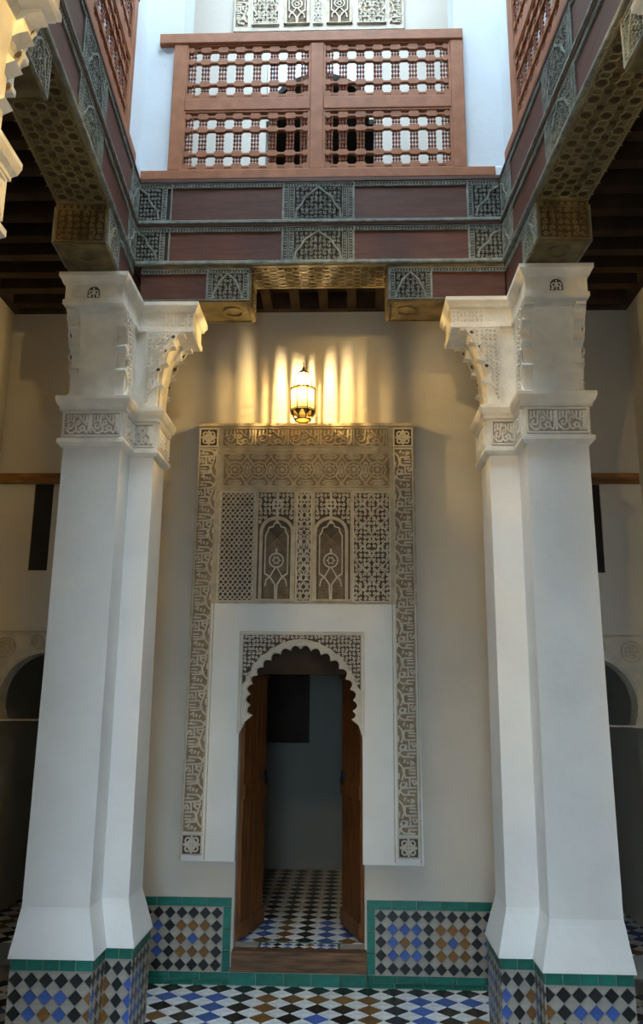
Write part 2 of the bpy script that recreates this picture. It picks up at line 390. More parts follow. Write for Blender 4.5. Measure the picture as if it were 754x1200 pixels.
# carved letters, drawn as pen strokes in a unit box (right-to-left cursive words with tall stems)
WORD = [[(.97, .06), (.97, .96)], [(.90, .96), (.89, .2), (.84, .08), (.76, .12)], [(.80, .95), (.79, .45)], [(.76, .12), (.72, .34), (.64, .40), (.58, .30), (.62, .18), (.72, .18)],
        [(.62, .16), (.52, .08), (.42, .16), (.40, .42), (.44, .62), (.52, .66), (.55, .54), (.47, .46), (.36, .46)], [(.68, .94), (.66, .60), (.58, .74), (.50, .92)],
        [(.40, .16), (.30, .05), (.17, .06), (.07, .18), (.03, .34)], [(.33, .95), (.31, .40), (.24, .28), (.14, .30), (.12, .44), (.20, .50)], [(.21, .95), (.20, .66)], [(.10, .93), (.07, .58), (.15, .66)], [(.43, .80), (.40, .95)]]
DOTS = [(.55, .28), (.27, .66), (.72, .58), (.12, .18), (.84, .66)]
def script(mb, F, x0, x1, y0, y1, w, c0, c1, n=1, flip=False):
    for k in range(n):
        a = x0 + (x1 - x0) * k / n; L = (x1 - x0) / n
        for i, st in enumerate(WORD): mb.rib(F, [(a + p[0] * L, y0 + p[1] * (y1 - y0)) for p in st], w * (1.15 if i < 3 else .9), c0, c1 - .0004 * (i % 3))
        for d in DOTS: mb.disc(F, a + d[0] * L, y0 + d[1] * (y1 - y0), w * .75, c0, c1 - .002, 5)
# angular letters turned sideways, the running band of the surround; unit box 1 wide, 1 tall = one repeat
KUF = [[(.12, .97), (.72, .96), (.92, .88), (.86, .79), (.05, .77)], [(.38, .77), (.40, .52)], [(.06, .50), (.62, .51), (.68, .40), (.66, .26), (.10, .24)],
       [(.08, .58), (.03, .66), (.16, .69), (.26, .60), (.16, .57)], [(.92, .76), (.84, .66)], [(.58, .76), (.56, .63)], [(.82, .58), (.70, .42), (.80, .22), (.98, .12)], [(.98, .56), (.97, .40)],
       [(.06, .40), (.42, .40)], [(.06, .32), (.44, .31)], [(.12, .12), (.30, .18), (.30, .06)], [(.42, .14), (.54, .10)], [(.70, .12), (.62, .03)], [(.04, .87), (.50, .87)], [(.98, .97), (.97, .83)]]
def kufic(mb, F, x0, x1, y0, y1, n, w, c0, c1, mir=False):
    for k in range(n):
        a = y0 + (y1 - y0) * k / n; L = (y1 - y0) / n
        f = (lambda t: x1 - t * (x1 - x0)) if mir else (lambda t: x0 + t * (x1 - x0))
        for i, st in enumerate(KUF): mb.rib(F, [(f(p[0]), a + (1 - p[1] if mir else p[1]) * L) for p in st], w, c0, c1 - .0003 * (i % 3))
        mb.ring(F, f(.74), a + (.30 if mir else .66) * L + 0, .13 * abs(x1 - x0), w * .8, c0, c1 - .001, 8)
        for d in ((.46, .08), (.20, .90), (.55, .32)): mb.disc(F, f(d[0]), a + d[1] * L, w * .7, c0, c1 - .001, 6)
def star(mb, F, x, y, r, w, c0, c1, n=8):
    mb.rib(F, [(x + r * (1 if i % 2 == 0 else .62) * cos(pi * i / n), y + r * (1 if i % 2 == 0 else .62) * sin(pi * i / n)) for i in range(2 * n)], w, c0, c1, True)
def knot(mb, F, x0, x1, y0, y1, w, c0, c1):            # square corner plaque
    xc, yc = (x0 + x1) / 2, (y0 + y1) / 2; r = (x1 - x0) / 2
    mb.ring(F, xc, yc, r * .5, w, c0, c1, 8); mb.disc(F, xc, yc, r * .16, c0, c1, 8)
    for k in range(4):
        a = pi / 4 + k * pi / 2; mb.ring(F, xc + r * .62 * cos(a), yc + r * .62 * sin(a), r * .3, w, c0, c1 - .001, 8)
        a = k * pi / 2; mb.rib(F, [(xc, yc), (xc + r * .9 * cos(a), yc + r * .9 * sin(a))], w, c0, c1 - .0015)
        mb.disc(F, xc + r * .8 * cos(a), yc + r * .8 * sin(a), r * .17, c0, c1, 6)
def lobes(pts, k=.42, n=4):
    out = []
    for i in range(len(pts) - 1):
        (x0, y0), (x1, y1) = pts[i], pts[i + 1]; dx, dy = x1 - x0, y1 - y0; L = sqrt(dx * dx + dy * dy)
        nx, ny = -dy / L, dx / L
        for j in range(n):
            t = j / n; hgt = k * L * sin(pi * t) ** .8 if t else 0
            out.append((x0 + dx * t + nx * hgt, y0 + dy * t + ny * hgt))
    return out + [pts[-1]]

# ------------------------------------------------------------ carved surround of the doorway
F5 = fy(4.965)          # its front face; the wall lies .05 behind
su = empty('carved_surround', (-.285, 4.99, .63), 'tall cream carved plaster surround framing the dark central doorway below the lit lantern', 'door surround')
SX0, SX1, SZ0, SZ1 = -.983, .413, .632, 3.283
T = .05
b = MB(); b.prism(F5, [(SX0, SZ0), (-.66, SZ0), (-.66, 1.94), (.08, 1.94), (.08, SZ0 - .006), (SX1 + .018, SZ0 - .006), (SX1, 2.12), (SX0, 2.12)], -T, 0)
b.build('plain_panel', 'panel_plaster', su)
b = MB(); b.box(F5, SX0, SX1, 2.12, SZ1, -T, 0); b.build('upper_slab', 'stucco', su)
mb = MB(); frame(mb, F5, SX0 + .004, SX1 - .004, 3.275, SZ1 + .003, .012, 0, .012); mb.box(F5, SX0 - .006, SX1 + .006, SZ1 - .012, SZ1 + .008, -T, .016)
for x in (-.838, .264): mb.box(F5, x - .003, x + .003, .64, 3.27, 0, .006)
mb.box(F5, SX0, SX0 + .008, SZ0, SZ1, 0, .006); mb.box(F5, SX1 - .004, SX1 + .004, SZ0, SZ1, 0, .006)
for z in (3.116, 3.104, 2.846, 2.836): mb.box(F5, -.83, .262, z - .003, z + .003, 0, .007)
mb.box(F5, -.83, .262, 2.126, 2.134, 0, .006)
mb.build('edge_moulding', 'stucco', su)
# running bands of letters left, right and over the top
for nm, x0, x1, z1, mir in (('left', -.970, -.856, 3.118, False), ('right', .284, .400, 3.118, True)):
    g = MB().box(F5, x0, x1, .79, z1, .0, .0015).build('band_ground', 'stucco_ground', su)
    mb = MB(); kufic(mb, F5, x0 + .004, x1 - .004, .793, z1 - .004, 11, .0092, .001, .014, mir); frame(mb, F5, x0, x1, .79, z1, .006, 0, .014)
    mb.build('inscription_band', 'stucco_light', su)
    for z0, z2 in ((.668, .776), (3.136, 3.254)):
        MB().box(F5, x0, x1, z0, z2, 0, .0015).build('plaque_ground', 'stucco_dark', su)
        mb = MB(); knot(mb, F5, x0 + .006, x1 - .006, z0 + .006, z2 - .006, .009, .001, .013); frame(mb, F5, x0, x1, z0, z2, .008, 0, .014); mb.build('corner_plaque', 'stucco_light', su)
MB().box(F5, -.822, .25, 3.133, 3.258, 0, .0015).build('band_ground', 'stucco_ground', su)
mb = MB(); script(mb, F5, -.815, .243, 3.139, 3.252, .0085, .001, .013, 5); frame(mb, F5, -.822, .25, 3.133, 3.258, .006, 0, .013); mb.build('inscription_band', 'stucco', su)
# interlaced band of stars and cartouches
MB().box(F5, -.81, .255, 2.862, 3.095, 0, .0015).build('band_ground', 'stucco_ground', su)
mb = MB(); zc = 2.978
for i in range(7):
    x = -.735 + i * .152
    if i < 7:
        star(mb, F5, x, zc, .040, .007, .001, .013); mb.disc(F5, x, zc, .014, .001, .013, 8); mb.ring(F5, x, zc, .056, .008, .001, .0125, 8)
        for s in (-1, 1):
            mb.rib(F5, arcpts(x, zc + s * .086, .042, 0, 360, 12, .014), .008, .001, .0125); mb.disc(F5, x, zc + s * .086, .028, .001, .008, 8, .006)
            for q in (-1, 1): mb.rib(F5, [(x + q * .04, zc + s * .04), (x + q * .076, zc + s * .09), (x + q * .076, zc + s * .112)], .008, .001, .0125)
    if i < 6:
        x += .076; mb.ring(F5, x, zc, .020, .008, .001, .013, 10, .048); mb.disc(F5, x, zc, .011, .001, .010, 8, .032)
        for s in (-1, 1): mb.disc(F5, x, zc + s * .095, .014, .001, .012, 6)
for z in (2.868, 3.088): mb.box(F5, -.81, .255, z - .005, z + .005, .001, .013)
mb.build('star_band', 'stucco', su)
def grille_panel(F, root, x0, x1, z0, z1, kind, seed=3, m='stucco_light', gr='stucco_dark'):
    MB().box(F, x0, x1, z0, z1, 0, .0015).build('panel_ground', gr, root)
    mb = MB(); frame(mb, F, x0, x1, z0, z1, .008, 0, .02)
    if kind == 'sebka': sebka(mb, F, x0 + .004, x1 - .004, z0 + .004, z1 - .004, .030, .0058, .001, .018)
    else:
        scrolls(mb, F, x0 + .004, x1 - .004, z0 + .004, z1 - .004, .030, .0065, .001, .018, seed=seed)
        sebka(mb, F, x0 + .004, x1 - .004, z0 + .004, z1 - .004, (x1 - x0) / 2, .0055, .001, .019, False)
    return mb.build('lattice_panel', m, root)
def blind_window(F, root, x0, x1, z0, z1, o0, o1, zb, zt):
    """pierced window: spandrel, round-headed opening and tracery"""
    r = (o1 - o0) / 2; xc = (o0 + o1) / 2; zs = zt - r
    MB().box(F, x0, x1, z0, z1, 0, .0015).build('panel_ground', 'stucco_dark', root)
    arch = [(o1, zb)] + arcpts(xc, zs, r, 0, 180, 12) + [(o0, zb)]
    mb = MB(); mb.prism(F, [(x0, z0), (x0, z1 - .165), (x0 + .01, z1 - .165)] + [(o0 - .012, zs)] + arch[::-1][1:-1][::1] + [(o1 + .012, zs), (x1 - .01, z1 - .165), (x1, z1 - .165), (x1, z0), (o1, z0), (o1, zb)][0:0] + [], .001, .012) if False else None
    wf = MB(); wf.rib(F, [(xc + (p[0] - xc) * 1.11, p[1] + (.006 if p[1] > zs else 0)) for p in arch], .020, 0, .021); wf.box(F, x0, x1, z0, zb, 0, .021)
    wf.box(F, x0, x0 + .012, z0, z1, 0, .02).box(F, x1 - .012, x1, z0, z1, 0, .02)
    wo = wf.build('blind_window', 'stucco', root, 'blind arched window with pierced tracery')
    sc = MB()
    def pred(x, z): return ((x - xc) ** 2 + (z - zs) ** 2) ** .5 > r + .03 and z > zs
    scrolls(sc, F, x0 + .012, x1 - .012, zs, z1 - .006, .027, .006, .001, .018, pred, 5)
    yr = zt + (z1 - zt) * .55
    sc.ring(F, xc, yr, .030, .010, .001, .020, 12); sc.disc(F, xc, yr, .010, .001, .019, 8)
    for k in range(4): sc.disc(F, xc + .019 * cos(k * pi / 2), yr + .019 * sin(k * pi / 2), .006, .001, .019, 6)
    sc.rib(F, [(xc, zt), (xc, yr - .03)], .016, .001, .019); sc.rib(F, [(xc, yr + .03), (xc, z1)], .016, .001, .019)
    sc.build('window_spandrel', 'stucco_light', root)
    g = MB().prism(F, arch, .0016, .003).build('fine_grille_ground', 'stucco_dark', root)
    ms = MB(); n = 16                                          # fine fretwork inside
    for k in range(-14, 34):
        for s in (1, -1):
            pts = []
            for q in range(0, 60):
                z = zb + q * .009; x = xc + s * ((q * .009) - k * .0145 + .1)
                ok = abs(x - xc) < r - .004 and (z < zs or (x - xc) ** 2 + (z - zs) ** 2 < (r - .004) ** 2)
                if ok: pts.append((x, z))
            if len(pts) > 1: ms.rib(F, [pts[0], pts[-1]], .0032, .003, .0055)
    ms.build('fine_grille', 'stucco_ground', root, kind='stuff')
    tr = MB(); a = r * .80
    out = [(xc - a, zs + (zb - zs) * .62), (xc - a, zs - .02), (xc - a * .78, zs + a * .15), (xc - a * .72, zs + a * .45), (xc - a * .35, zs + a * .55), (xc - a * .22, zs + a * .85), (xc, zs + a * .98)]
    tr.rib(F, out, .0075, .003, .015); tr.rib(F, [(2 * xc - p[0], p[1]) for p in out], .0075, .003, .015)
    cz = zs + (zb - zs) * .42
    tr.ring(F, xc, cz, a * .62, .0085, .003, .016, 14); star(tr, F, xc, cz, a * .34, .006, .003, .015, 6); tr.rib(F, [(xc, cz + a * .6), (xc, cz + a * 1.05)], .012, .003, .015)
    bz = zs + (zb - zs) * .62
    for s in (-1, 1):
        tr.rib(F, [(xc + s * a, bz), (xc + s * a * .55, bz - a * .28), (xc + s * a * .1, bz - a * .95), (xc + s * .004, zb)], .009, .003, .016)
        tr.rib(F, [(xc + s * a * .05, cz - a * .6), (xc + s * a * .55, bz - a * .28), (xc + s * a * .85, bz - a * .55), (xc + s * a * .95, bz - a * 1.1)], .0075, .003, .0155)
    tr.disc(F, xc, zs + a * .98, .012, .003, .016, 8)
    tr.build('tracery', 'stucco_light', root)
grille_panel(F5, su, -.818, -.600, 2.136, 2.828, 'sebka')
grille_panel(F5, su, .024, .252, 2.136, 2.828, 'scroll')
grille_panel(F5, su, -.330, -.240, 2.136, 2.828, 'scroll', 8)
blind_window(F5, su, -.588, -.340, 2.136, 2.828, -.545, -.368, 2.148, 2.655)
blind_window(F5, su, -.230, .016, 2.136, 2.828, -.205, -.028, 2.148, 2.655)
# arched head of the doorway
ARCH = [(.079, 1.33), (.055, 1.40), (.013, 1.432), (.021, 1.482), (.023, 1.544), (.004, 1.607), (-.024, 1.668), (-.063, 1.730), (-.115, 1.775), (-.174, 1.812), (-.237, 1.836), (-.299, 1.846), (-.360, 1.836), (-.420, 1.812), (-.476, 1.776), (-.525, 1.736), (-.558, 1.688), (-.586, 1.636), (-.598, 1.576), (-.597, 1.513), (-.582, 1.452), (-.628, 1.412), (-.657, 1.345)]
LA = [ARCH[0], ARCH[1]] + lobes([(p[0], p[1]) for p in ARCH[2:-2]], -.42) + ARCH[-2:]
b = MB(); b.prism(fy(4.973), [(-.66, 1.94), (-.66, 1.345)] + LA[::-1] + [(.08, 1.33), (.08, 1.94)], -.042, 0)
b.build('arch_head', 'stucco_light', su)
Fa = fy(4.973)
b = MB(); b.prism(Fa, [(-.648, 1.93), (-.648, 1.60)] + [(-.300 + (p[0] + .300) * 1.15, 1.50 + (p[1] - 1.50) * 1.18) for p in ARCH[3:-3] if p[1] > 1.58][::-1] + [(.068, 1.60), (.068, 1.93)], 0, .0015)
b.build('spandrel_ground', 'stucco_dark', su)
mb = MB()
def outside(x, z):
    dx = (x + .300) / .372; dz = (z - 1.50) / .402
    return dx * dx + dz * dz > 1.02 and z > 1.56
scrolls(mb, Fa, -.646, .066, 1.56, 1.93, .024, .0055, .001, .014, outside, 4)
frame(mb, Fa, -.652, .072, 1.35, 1.934, .008, 0, .012) if False else mb.rib(Fa, [(-.654, 1.36), (-.654, 1.934), (.074, 1.934), (.074, 1.35)], .009, 0, .014)
mb.build('spandrel_carving', 'stucco_light', su)
mb = MB()
for k, (sc_, ww) in enumerate(((1.035, .007), (1.075, .010), (1.125, .007))):
    mb.rib(Fa, [(-.300 + (p[0] + .300) * sc_, 1.50 + (p[1] - 1.50) * sc_) for p in lobes(ARCH[2:-2], -.25 if k else -.4)], ww, 0, .018 - k * .003)
mb.rib(F5, [(-.668, 1.345), (-.668, 1.948), (.088, 1.948), (.088, 1.335)], .008, 0, .008)
mb.build('arch_moulding', 'stucco_light', su)

# doorway: step, leaves, transom
b = MB(); b.box(W0, -.657, .100, 4.925, 5.01, .068, .172, .004).box(W0, -.657, .100, 4.918, 5.0, .140, .168, .004); b.build('trim_3', 'step_wood', kind='structure')
b = MB(); b.box(W0, DX0, DX1, 5.16, 5.20, 1.70, 1.79).box(W0, DX0, DX1, 5.17, 5.20, 1.79, 1.90); b.build('trim_4', 'joist_wood', kind='structure')
for n, (hx, hy, tx, ty) in enumerate(((-.652, 5.10, -.556, 5.48), (.082, 5.12, -.030, 5.50))):
    d = struct('door_%d' % (n + 1), (hx, hy, .18))
    u = Vector((tx - hx, ty - hy, 0)); L = u.length; u.normalize()
    F = Fr((hx, hy, .18), u, (0, 0, 1)); H = 1.60
    s = 1 if n == 0 else -1
    for k in range(4): MB().box(F, k * L / 4 + .001, (k + 1) * L / 4 - .001, 0, H, -.015 if s > 0 else -.015, .015, .002).build('plank', 'door_wood', d)
    for z in (.02, .78, 1.5): MB().box(F, .0, L, z, z + .08, .015 * s if s > 0 else -.027, .027 if s > 0 else -.015).build('cross_rail', 'door_wood', d)
    c = F(L - .05, .86, .034 * s); ring = MB().tube([c + u * (.022 * cos(t * pi / 6)) + Vector((0, 0, .022 * sin(t * pi / 6))) for t in range(12)], .004, 6, True)
    ring.build('ring_handle', 'iron', d)
    MB().box(F, L - .07, L - .03, .86, .92, min(.015 * s, .032 * s), max(.015 * s, .032 * s)).build('handle_plate', 'iron', d)

# ------------------------------------------------------------ side arches with rosettes and the wooden lintels above
def side_arch(xc, x0, x1, lab):
    t = empty('arched_opening', (xc, 5.0, 1.4), lab, 'arch')
    r = .285; zc = 1.53; F = fy(4.995)
    arch = [(xc + .25, 1.40)] + arcpts(xc, zc, r, -22, 202, 22) + [(xc - .25, 1.40)]
    b = MB(); b.prism(F, [(x0, 1.94), (x0, 1.40)] + arch[::-1] + [(x1, 1.40), (x1, 1.94)], -.12, 0); b.build('arch_head', 'stucco_light', t)
    mb = MB(); mb.rib(F, [(xc + (p[0] - xc) * 1.06, zc + (p[1] - zc) * 1.06) for p in arch[1:-1]], .012, 0, .008); frame(mb, F, x0 + .01, x1 - .01, 1.41, 1.93, .01, 0, .008); mb.build('arch_moulding', 'stucco_light', t)
    for s in (-1, 1):
        for (dx, dz, q) in ((.27, 1.845, .062), (.07, 1.88, .040)):
            m2 = MB(); cx = xc + s * dx
            m2.ring(F, cx, dz, q, .010, 0, .010, 14); m2.ring(F, cx, dz, q * .68, .006, 0, .008, 12); m2.disc(F, cx, dz, q * .2, 0, .009, 8)
            for k in range(6): m2.disc(F, cx + q * .42 * cos(k * pi / 3), dz + q * .42 * sin(k * pi / 3), q * .17, 0, .008, 6)
            m2.build('rosette', 'stucco', t)
side_arch(-1.865, -2.22, -1.56, 'plain horseshoe arch with round rosettes in the left gallery, half behind the left pillar')
side_arch(1.435, 1.08, 1.77, 'plain horseshoe arch with round rosettes in the right gallery, half behind the right pillar')
for x0, x1, lab in ((-2.28, -1.70, 'brown wooden lintel above the dark slit left of the left pillar'), (1.25, 1.835, 'brown wooden lintel above the dark slit right of the right pillar')):
    o = MB().box(fy(4.985), x0, x1, 2.90, 2.965, -.03, 0, .004).build('wooden_lintel', 'lintel_wood', None, lab, cat='lintel')

# ------------------------------------------------------------ pillars
def offs(poly, d, z):
    n = len(poly); out = []
    for i in range(n):
        a, p, c = poly[i - 1], poly[i], poly[(i + 1) % n]
        def nr(p, q):
            dx, dy = q[0] - p[0], q[1] - p[1]; L = sqrt(dx * dx + dy * dy); return (dy / L, -dx / L)
        n1, n2 = nr(a, p), nr(p, c); out.append(Vector((p[0] + d * (n1[0] + n2[0]) if n1 != n2 else p[0] + d * n1[0], p[1] + d * (n1[1] + n2[1]) if n1 != n2 else p[1] + d * n1[1], z)))
    return out
def ccw(P):
    A = sum(P[i - 1][0] * P[i][1] - P[i][0] * P[i - 1][1] for i in range(len(P)))
    return P if A > 0 else P[::-1]
def pillar(xo, xi, x2, yf, y2, yb, lab, tiles=True, bl=.175, sl=.205, detail=True, group=None):
    """xo outer, xi inner edge of the front leg, x2 tip of the side leg; yf front leg, y2..yb side leg"""
    sx = 1 if xi > xo else -1; sy = 1 if yb > yf else -1        # sx: side leg points to +X ; sy=1: front leg points to -Y
    root = empty('pillar', ((xo + xi) / 2, (yf + yb) / 2, 0), lab, 'pillar', group)
    P = ccw([(xo, yf), (xi, yf), (xi, y2), (x2, y2), (x2, yb), (xo, yb)])
    P2 = [(p[0] + sx * .025, p[1]) if abs(p[0] - xo) < 1e-6 else p for p in P]; P3 = [(p[0] + sx * .014, p[1]) if abs(p[0] - xo) < 1e-6 else p for p in P]
    MB().loft([offs(P2, .045, 0), offs(P2, .045, .425)]).build('base', 'grout', root)
    sh = MB(); sh.loft([offs(P2, .056, .424), offs(P2, .054, .436), offs(P3, .032, .52), offs(P, .010, .60), offs(P, .005, .625), offs(P, 0.0, 1.8), offs(P, -.002, 2.80)]); sh.build('shaft', 'shaft_plaster', root)
    cp = MB(); cp.loft([offs(P, .0, 2.795), offs(P, .012, 2.80), offs(P, .026, 2.815), offs(P, .026, 2.835), offs(P, .010, 2.845), offs(P, .010, 2.985), offs(P, .024, 2.992), offs(P, .024, 3.004), offs(P, .036, 3.02), offs(P, .044, 3.045), offs(P, .044, 3.062), offs(P, .0, 3.066)])
    cp.build('capital_frieze', 'carved_plaster', root)
    # inscribed panels on the visible faces of the frieze
    FX = (lambda x: fpx(x)) if sx > 0 else (lambda x: fnx(x))
    ff = fy(yf - .010) if sy > 0 else fpy(yf + .010)
    def span(F, p, q):                                          # world x or y range -> across coordinates
        a, b_ = (Vector(p) - F.o).dot(F.u), (Vector(q) - F.o).dot(F.u); return min(a, b_), max(a, b_)
    faces = []
    F = ff; a, c = span(F, (xo, yf, 0), (xi, yf, 0)); faces.append((F, a + .002, c - .002, 2))
    F = FX(xi + sx * .010); a, c = span(F, (xi, yf, 0), (xi, y2, 0)); faces.append((F, a + .004, c - .014, 1) if sx * sy > 0 else (F, a + .014, c - .004, 1))
    F = (fy(y2 - .010) if sy > 0 else fpy(y2 + .010)); a, c = span(F, (xi, y2, 0), (x2, y2, 0)); faces.append((F, a + .012, c - .002, 1))
    F = FX(x2 + sx * .010); a, c = span(F, (x2, y2, 0), (x2, yb, 0)); faces.append((F, a, c, 2))
    for (F, a, c, n) in faces:
        if not detail: break
        MB().box(F, a + .004, c - .004, 2.852, 2.978, -.004, .001).build('panel_ground', 'capital_ground', root); mb = MB(); frame(mb, F, a + .004, c - .004, 2.852, 2.978, .007, -.001, .014); script(mb, F, a + .010, c - .010, 2.860, 2.970, .0085, -.001, .013, n); mb.build('inscription_panel', 'carved_plaster', root)
    # core of the capital
    MB().loft([offs(P, -.007, 3.06), offs(P, -.007, 3.60)]).build('capital_core', 'carved_plaster', root)
    # brackets: scalloped cheeks on both flanks and a smooth hollow between
    def bracket(name, O, d, e, L, Wd):
        """O corner on the pillar face, d direction of reach, e across; Wd width"""
        F = Fr(O, d, (0, 0, 1)); z0, z1 = 3.075, 3.525; EX = .085
        def wall(c0, c1, prof, mt, nm, par):
            m = MB(); nz = F.n; s = 1 if nz.dot(Vector(e)) > 0 else -1
            m.prism(F, prof, s * c0, s * c1); return m.build(nm, mt, par)
        N = 5; base = [(L * .97 * (1 - cos(pi / 2 * k / N)) + .012, z0 + (z1 - z0) * (.96 * sin(pi / 2 * k / N) + .04 * k / N)) for k in range(N + 1)]
        sc = lobes(base, .50, 7)
        prof = [(-EX, z1 + .02), (-EX, z0)] + sc + [(L - .001, z1 - .001), (L, z1 + .02)]
        br = wall(-.003, .052, prof, 'carved_plaster', name, root)
        wall(Wd - .052, Wd, prof, 'carved_plaster', 'cheek', br)
        pr2 = [(-.02, z1 + .02), (-.02, z0)] + [(max(0, (L - .080) * (1 - cos(pi / 2 * k / 10))), z0 + (z1 - z0) * sin(pi / 2 * k / 10)) for k in range(11)] + [(L - .080, z1 + .02)]
        wall(.05, Wd - .05, pr2, 'carved_plaster', 'hollow', br)
        if detail:                                                # carving on the flanks
            for side in (0, 1):
                s = 1 if F.n.dot(Vector(e)) > 0 else -1
                c = (-.003 if side == 0 else Wd) * s; G = F if (side == 0) == (s < 0) else None
                Fc = Fr(F(0, 0, c), F.u, F.v) if (s < 0) == (side == 0) else Fr(F(0, 0, c), -F.u, F.v); sg = 1 if Fc.u.dot(F.u) > 0 else -1
                mm = MB()
                for off_, wd in ((.030, .005), (.048, .004)):
                    mm.rib(Fc, [(sg * (p[0] - off_ * .75), p[1] + off_ * .55) for p in base[1:-1] if p[0] - off_ * .75 > .004 and p[1] + off_ * .55 < z1], wd, -.001, .007)
                mm.rib(Fc, [(sg * (.008 - EX), z0 + .02), (sg * (.008 - EX), z1 - .004), (sg * (L - .01), z1 - .004)], .005, -.001, .006)
                for k in range(1, 4):
                    q = ((base[k][0] + base[k + 1][0]) / 2, (base[k][1] + base[k + 1][1]) / 2)
                    mm.ring(Fc, sg * (q[0] - .035), q[1] + .02, .0140, .005, -.001, .009, 10); hd = MB().disc(Fc, sg * (q[0] - .035), q[1] + .02, .0115, 0, .002, 10); hd.build('hole_shade_disc', 'stucco_dark', br)  # flat dark discs stand in for the shade inside the holes
                def pr(x, z):
                    x *= sg; t = (x - L) / L; u_ = (z - z0) / (z1 - z0); return (x - L < 0 and ((x - L) / (L + .042)) ** 2 + (u_ / 1.10) ** 2 > 1) and x > .014 - EX and z < z1 - .01
                scrolls(mm, Fc, min(sg * (.014 - EX), sg * (L - .008)), max(sg * (.014 - EX), sg * (L - .008)), z0 + .03, z1 - .012, .024, .0052, -.001, .013, pr, 3 + side)
                mm.build('flank_carving', 'carved_plaster', br)
        return br
    w1 = abs(xi - xo)
    bracket('front_bracket', (xi, yf, 0), (0, -sy, 0), (-sx, 0, 0), bl - .03, w1)
    w2 = abs(yb - y2)
    bracket('side_bracket', (x2, y2, 0), (sx, 0, 0), (0, sy, 0), sl - .03, w2)
    # cornice that carries the wooden corbels
    Q = ccw([(xo, yf - sy * (bl - .03)), (xi, yf - sy * (bl - .03)), (xi, y2), (x2 + sx * (sl - .03), y2), (x2 + sx * (sl - .03), yb), (xo, yb)])
    co = MB(); co.loft([offs(Q, 0, 3.515), offs(Q, .008, 3.522), offs(Q, .008, 3.545), offs(Q, .000, 3.550), offs(Q, .000, 3.628), offs(Q, .012, 3.634), offs(Q, .018, 3.650), offs(Q, .030, 3.668), offs(Q, .030, 3.69)]); co.build('cornice', 'carved_plaster', root)
    yq = yf - sy * (bl - .03); F = fy(yq) if sy > 0 else fpy(yq)
    if detail:
        a, c = span(F, (xo, yq, 0), (xi, yq, 0)); mc = (a + c) / 2
        b2 = MB(); b2.prism(F, [(mc - .036, 3.556)] + arcpts(mc, 3.580, .036, 180, 0, 8, .042) + [(mc + .036, 3.556)], 0, .0015); b2.build('niche_ground', 'stucco_dark', root)
        b2 = MB(); b2.rib(F, [(mc - .036, 3.556)] + arcpts(mc, 3.580, .036, 180, 0, 8, .042) + [(mc + .036, 3.556)], .006, 0, .007); b2.rib(F, [(mc, 3.556), (mc, 3.61)], .006, .001, .006)
        for s in (-1, 1): b2.ring(F, mc + s * .014, 3.585, .010, .005, .001, .006, 8); b2.disc(F, mc + s * .02, 3.565, .008, .001, .006, 6)
        b2.rib(F, [(a + .03, 3.615), (a + .03, 3.565), (mc - .045, 3.565)], .003, 0, .003); b2.rib(F, [(c - .03, 3.615), (c - .03, 3.565), (mc + .045, 3.565)], .003, 0, .003)
        b2.build('niche_carving', 'carved_plaster', root)
        # pierced frieze on the long side of the side bracket
        F = fy(y2 - .0) if sy > 0 else fpy(y2); xa = x2 + sx * .004; xb = x2 + sx * (sl - .034)
        a, c = span(F, (xa, y2, 0), (xb, y2, 0)); b2 = MB()
        scrolls(b2, F, a, c, 3.553, 3.625, .022, .0048, -.001, .008, None, 9); b2.build('cornice_carving', 'carved_plaster', root)
    # glazed tile dado around the foot
    if tiles:
        o = .045; q = .0672
        def face(F, a, c, anchor, sgn, i0, px=q, n=3):
            diamonds(F, root, a, c, .02, .372, anchor, .339, px, q, lambda i, j: dado_col(i * sgn + i0, j, 0 if sgn * 1 else 0), 'tile_tan', j0=-1, j1=6)
            rect_tiles(F, root, a, c, .376, .426, 'tile_green', n)
        FX0 = (lambda x: fpx(x)) if sx > 0 else (lambda x: fnx(x))
        g = fy(yf - o - .0); a, c = min(xo - sx * .020, xi + sx * o), max(xo - sx * .020, xi + sx * o)
        s0 = xo + sx * .012
        face(g, a, c, s0, sx, 0, n=5)
        F = FX0(xi + sx * o); a2, c2 = span(F, (xi, yf - o, 0), (xi, y2 - o, 0)); face(F, a2, c2, (a2 + c2) / 2, 1, 4, n=2)
        g = fy(y2 - o); xa = xi + sx * (o + .005); xb = x2 + sx * o; face(g, min(xa, xb), max(xa, xb), (xa + xb) / 2, sx, 8, .056, 2)
        F = FX0(x2 + sx * o); a2, c2 = span(F, (x2, y2 - o, 0), (x2, yb + o, 0)); face(F, a2, c2, a2 + .03, 1, 1, n=4)
    return root
pillar(-1.472, -1.172, -1.044, 3.905, 4.09, 4.34, 'left white pillar with tiled foot and carved capital beside the doorway')
pillar(1.190, .880, .728, 3.865, 4.055, 4.325, 'right white pillar with tiled foot and carved capital beside the doorway')
pillar(-1.47, -1.14, -1.0, 2.15, 1.99, 1.72, 'nearest carved cream capital and pillar cut off by the top left corner', False, .175, .155)
pillar(1.41, 1.11, 1.01, 2.12, 2.0, 1.73, 'nearest carved cream capital and pillar cut off by the top right corner', False)

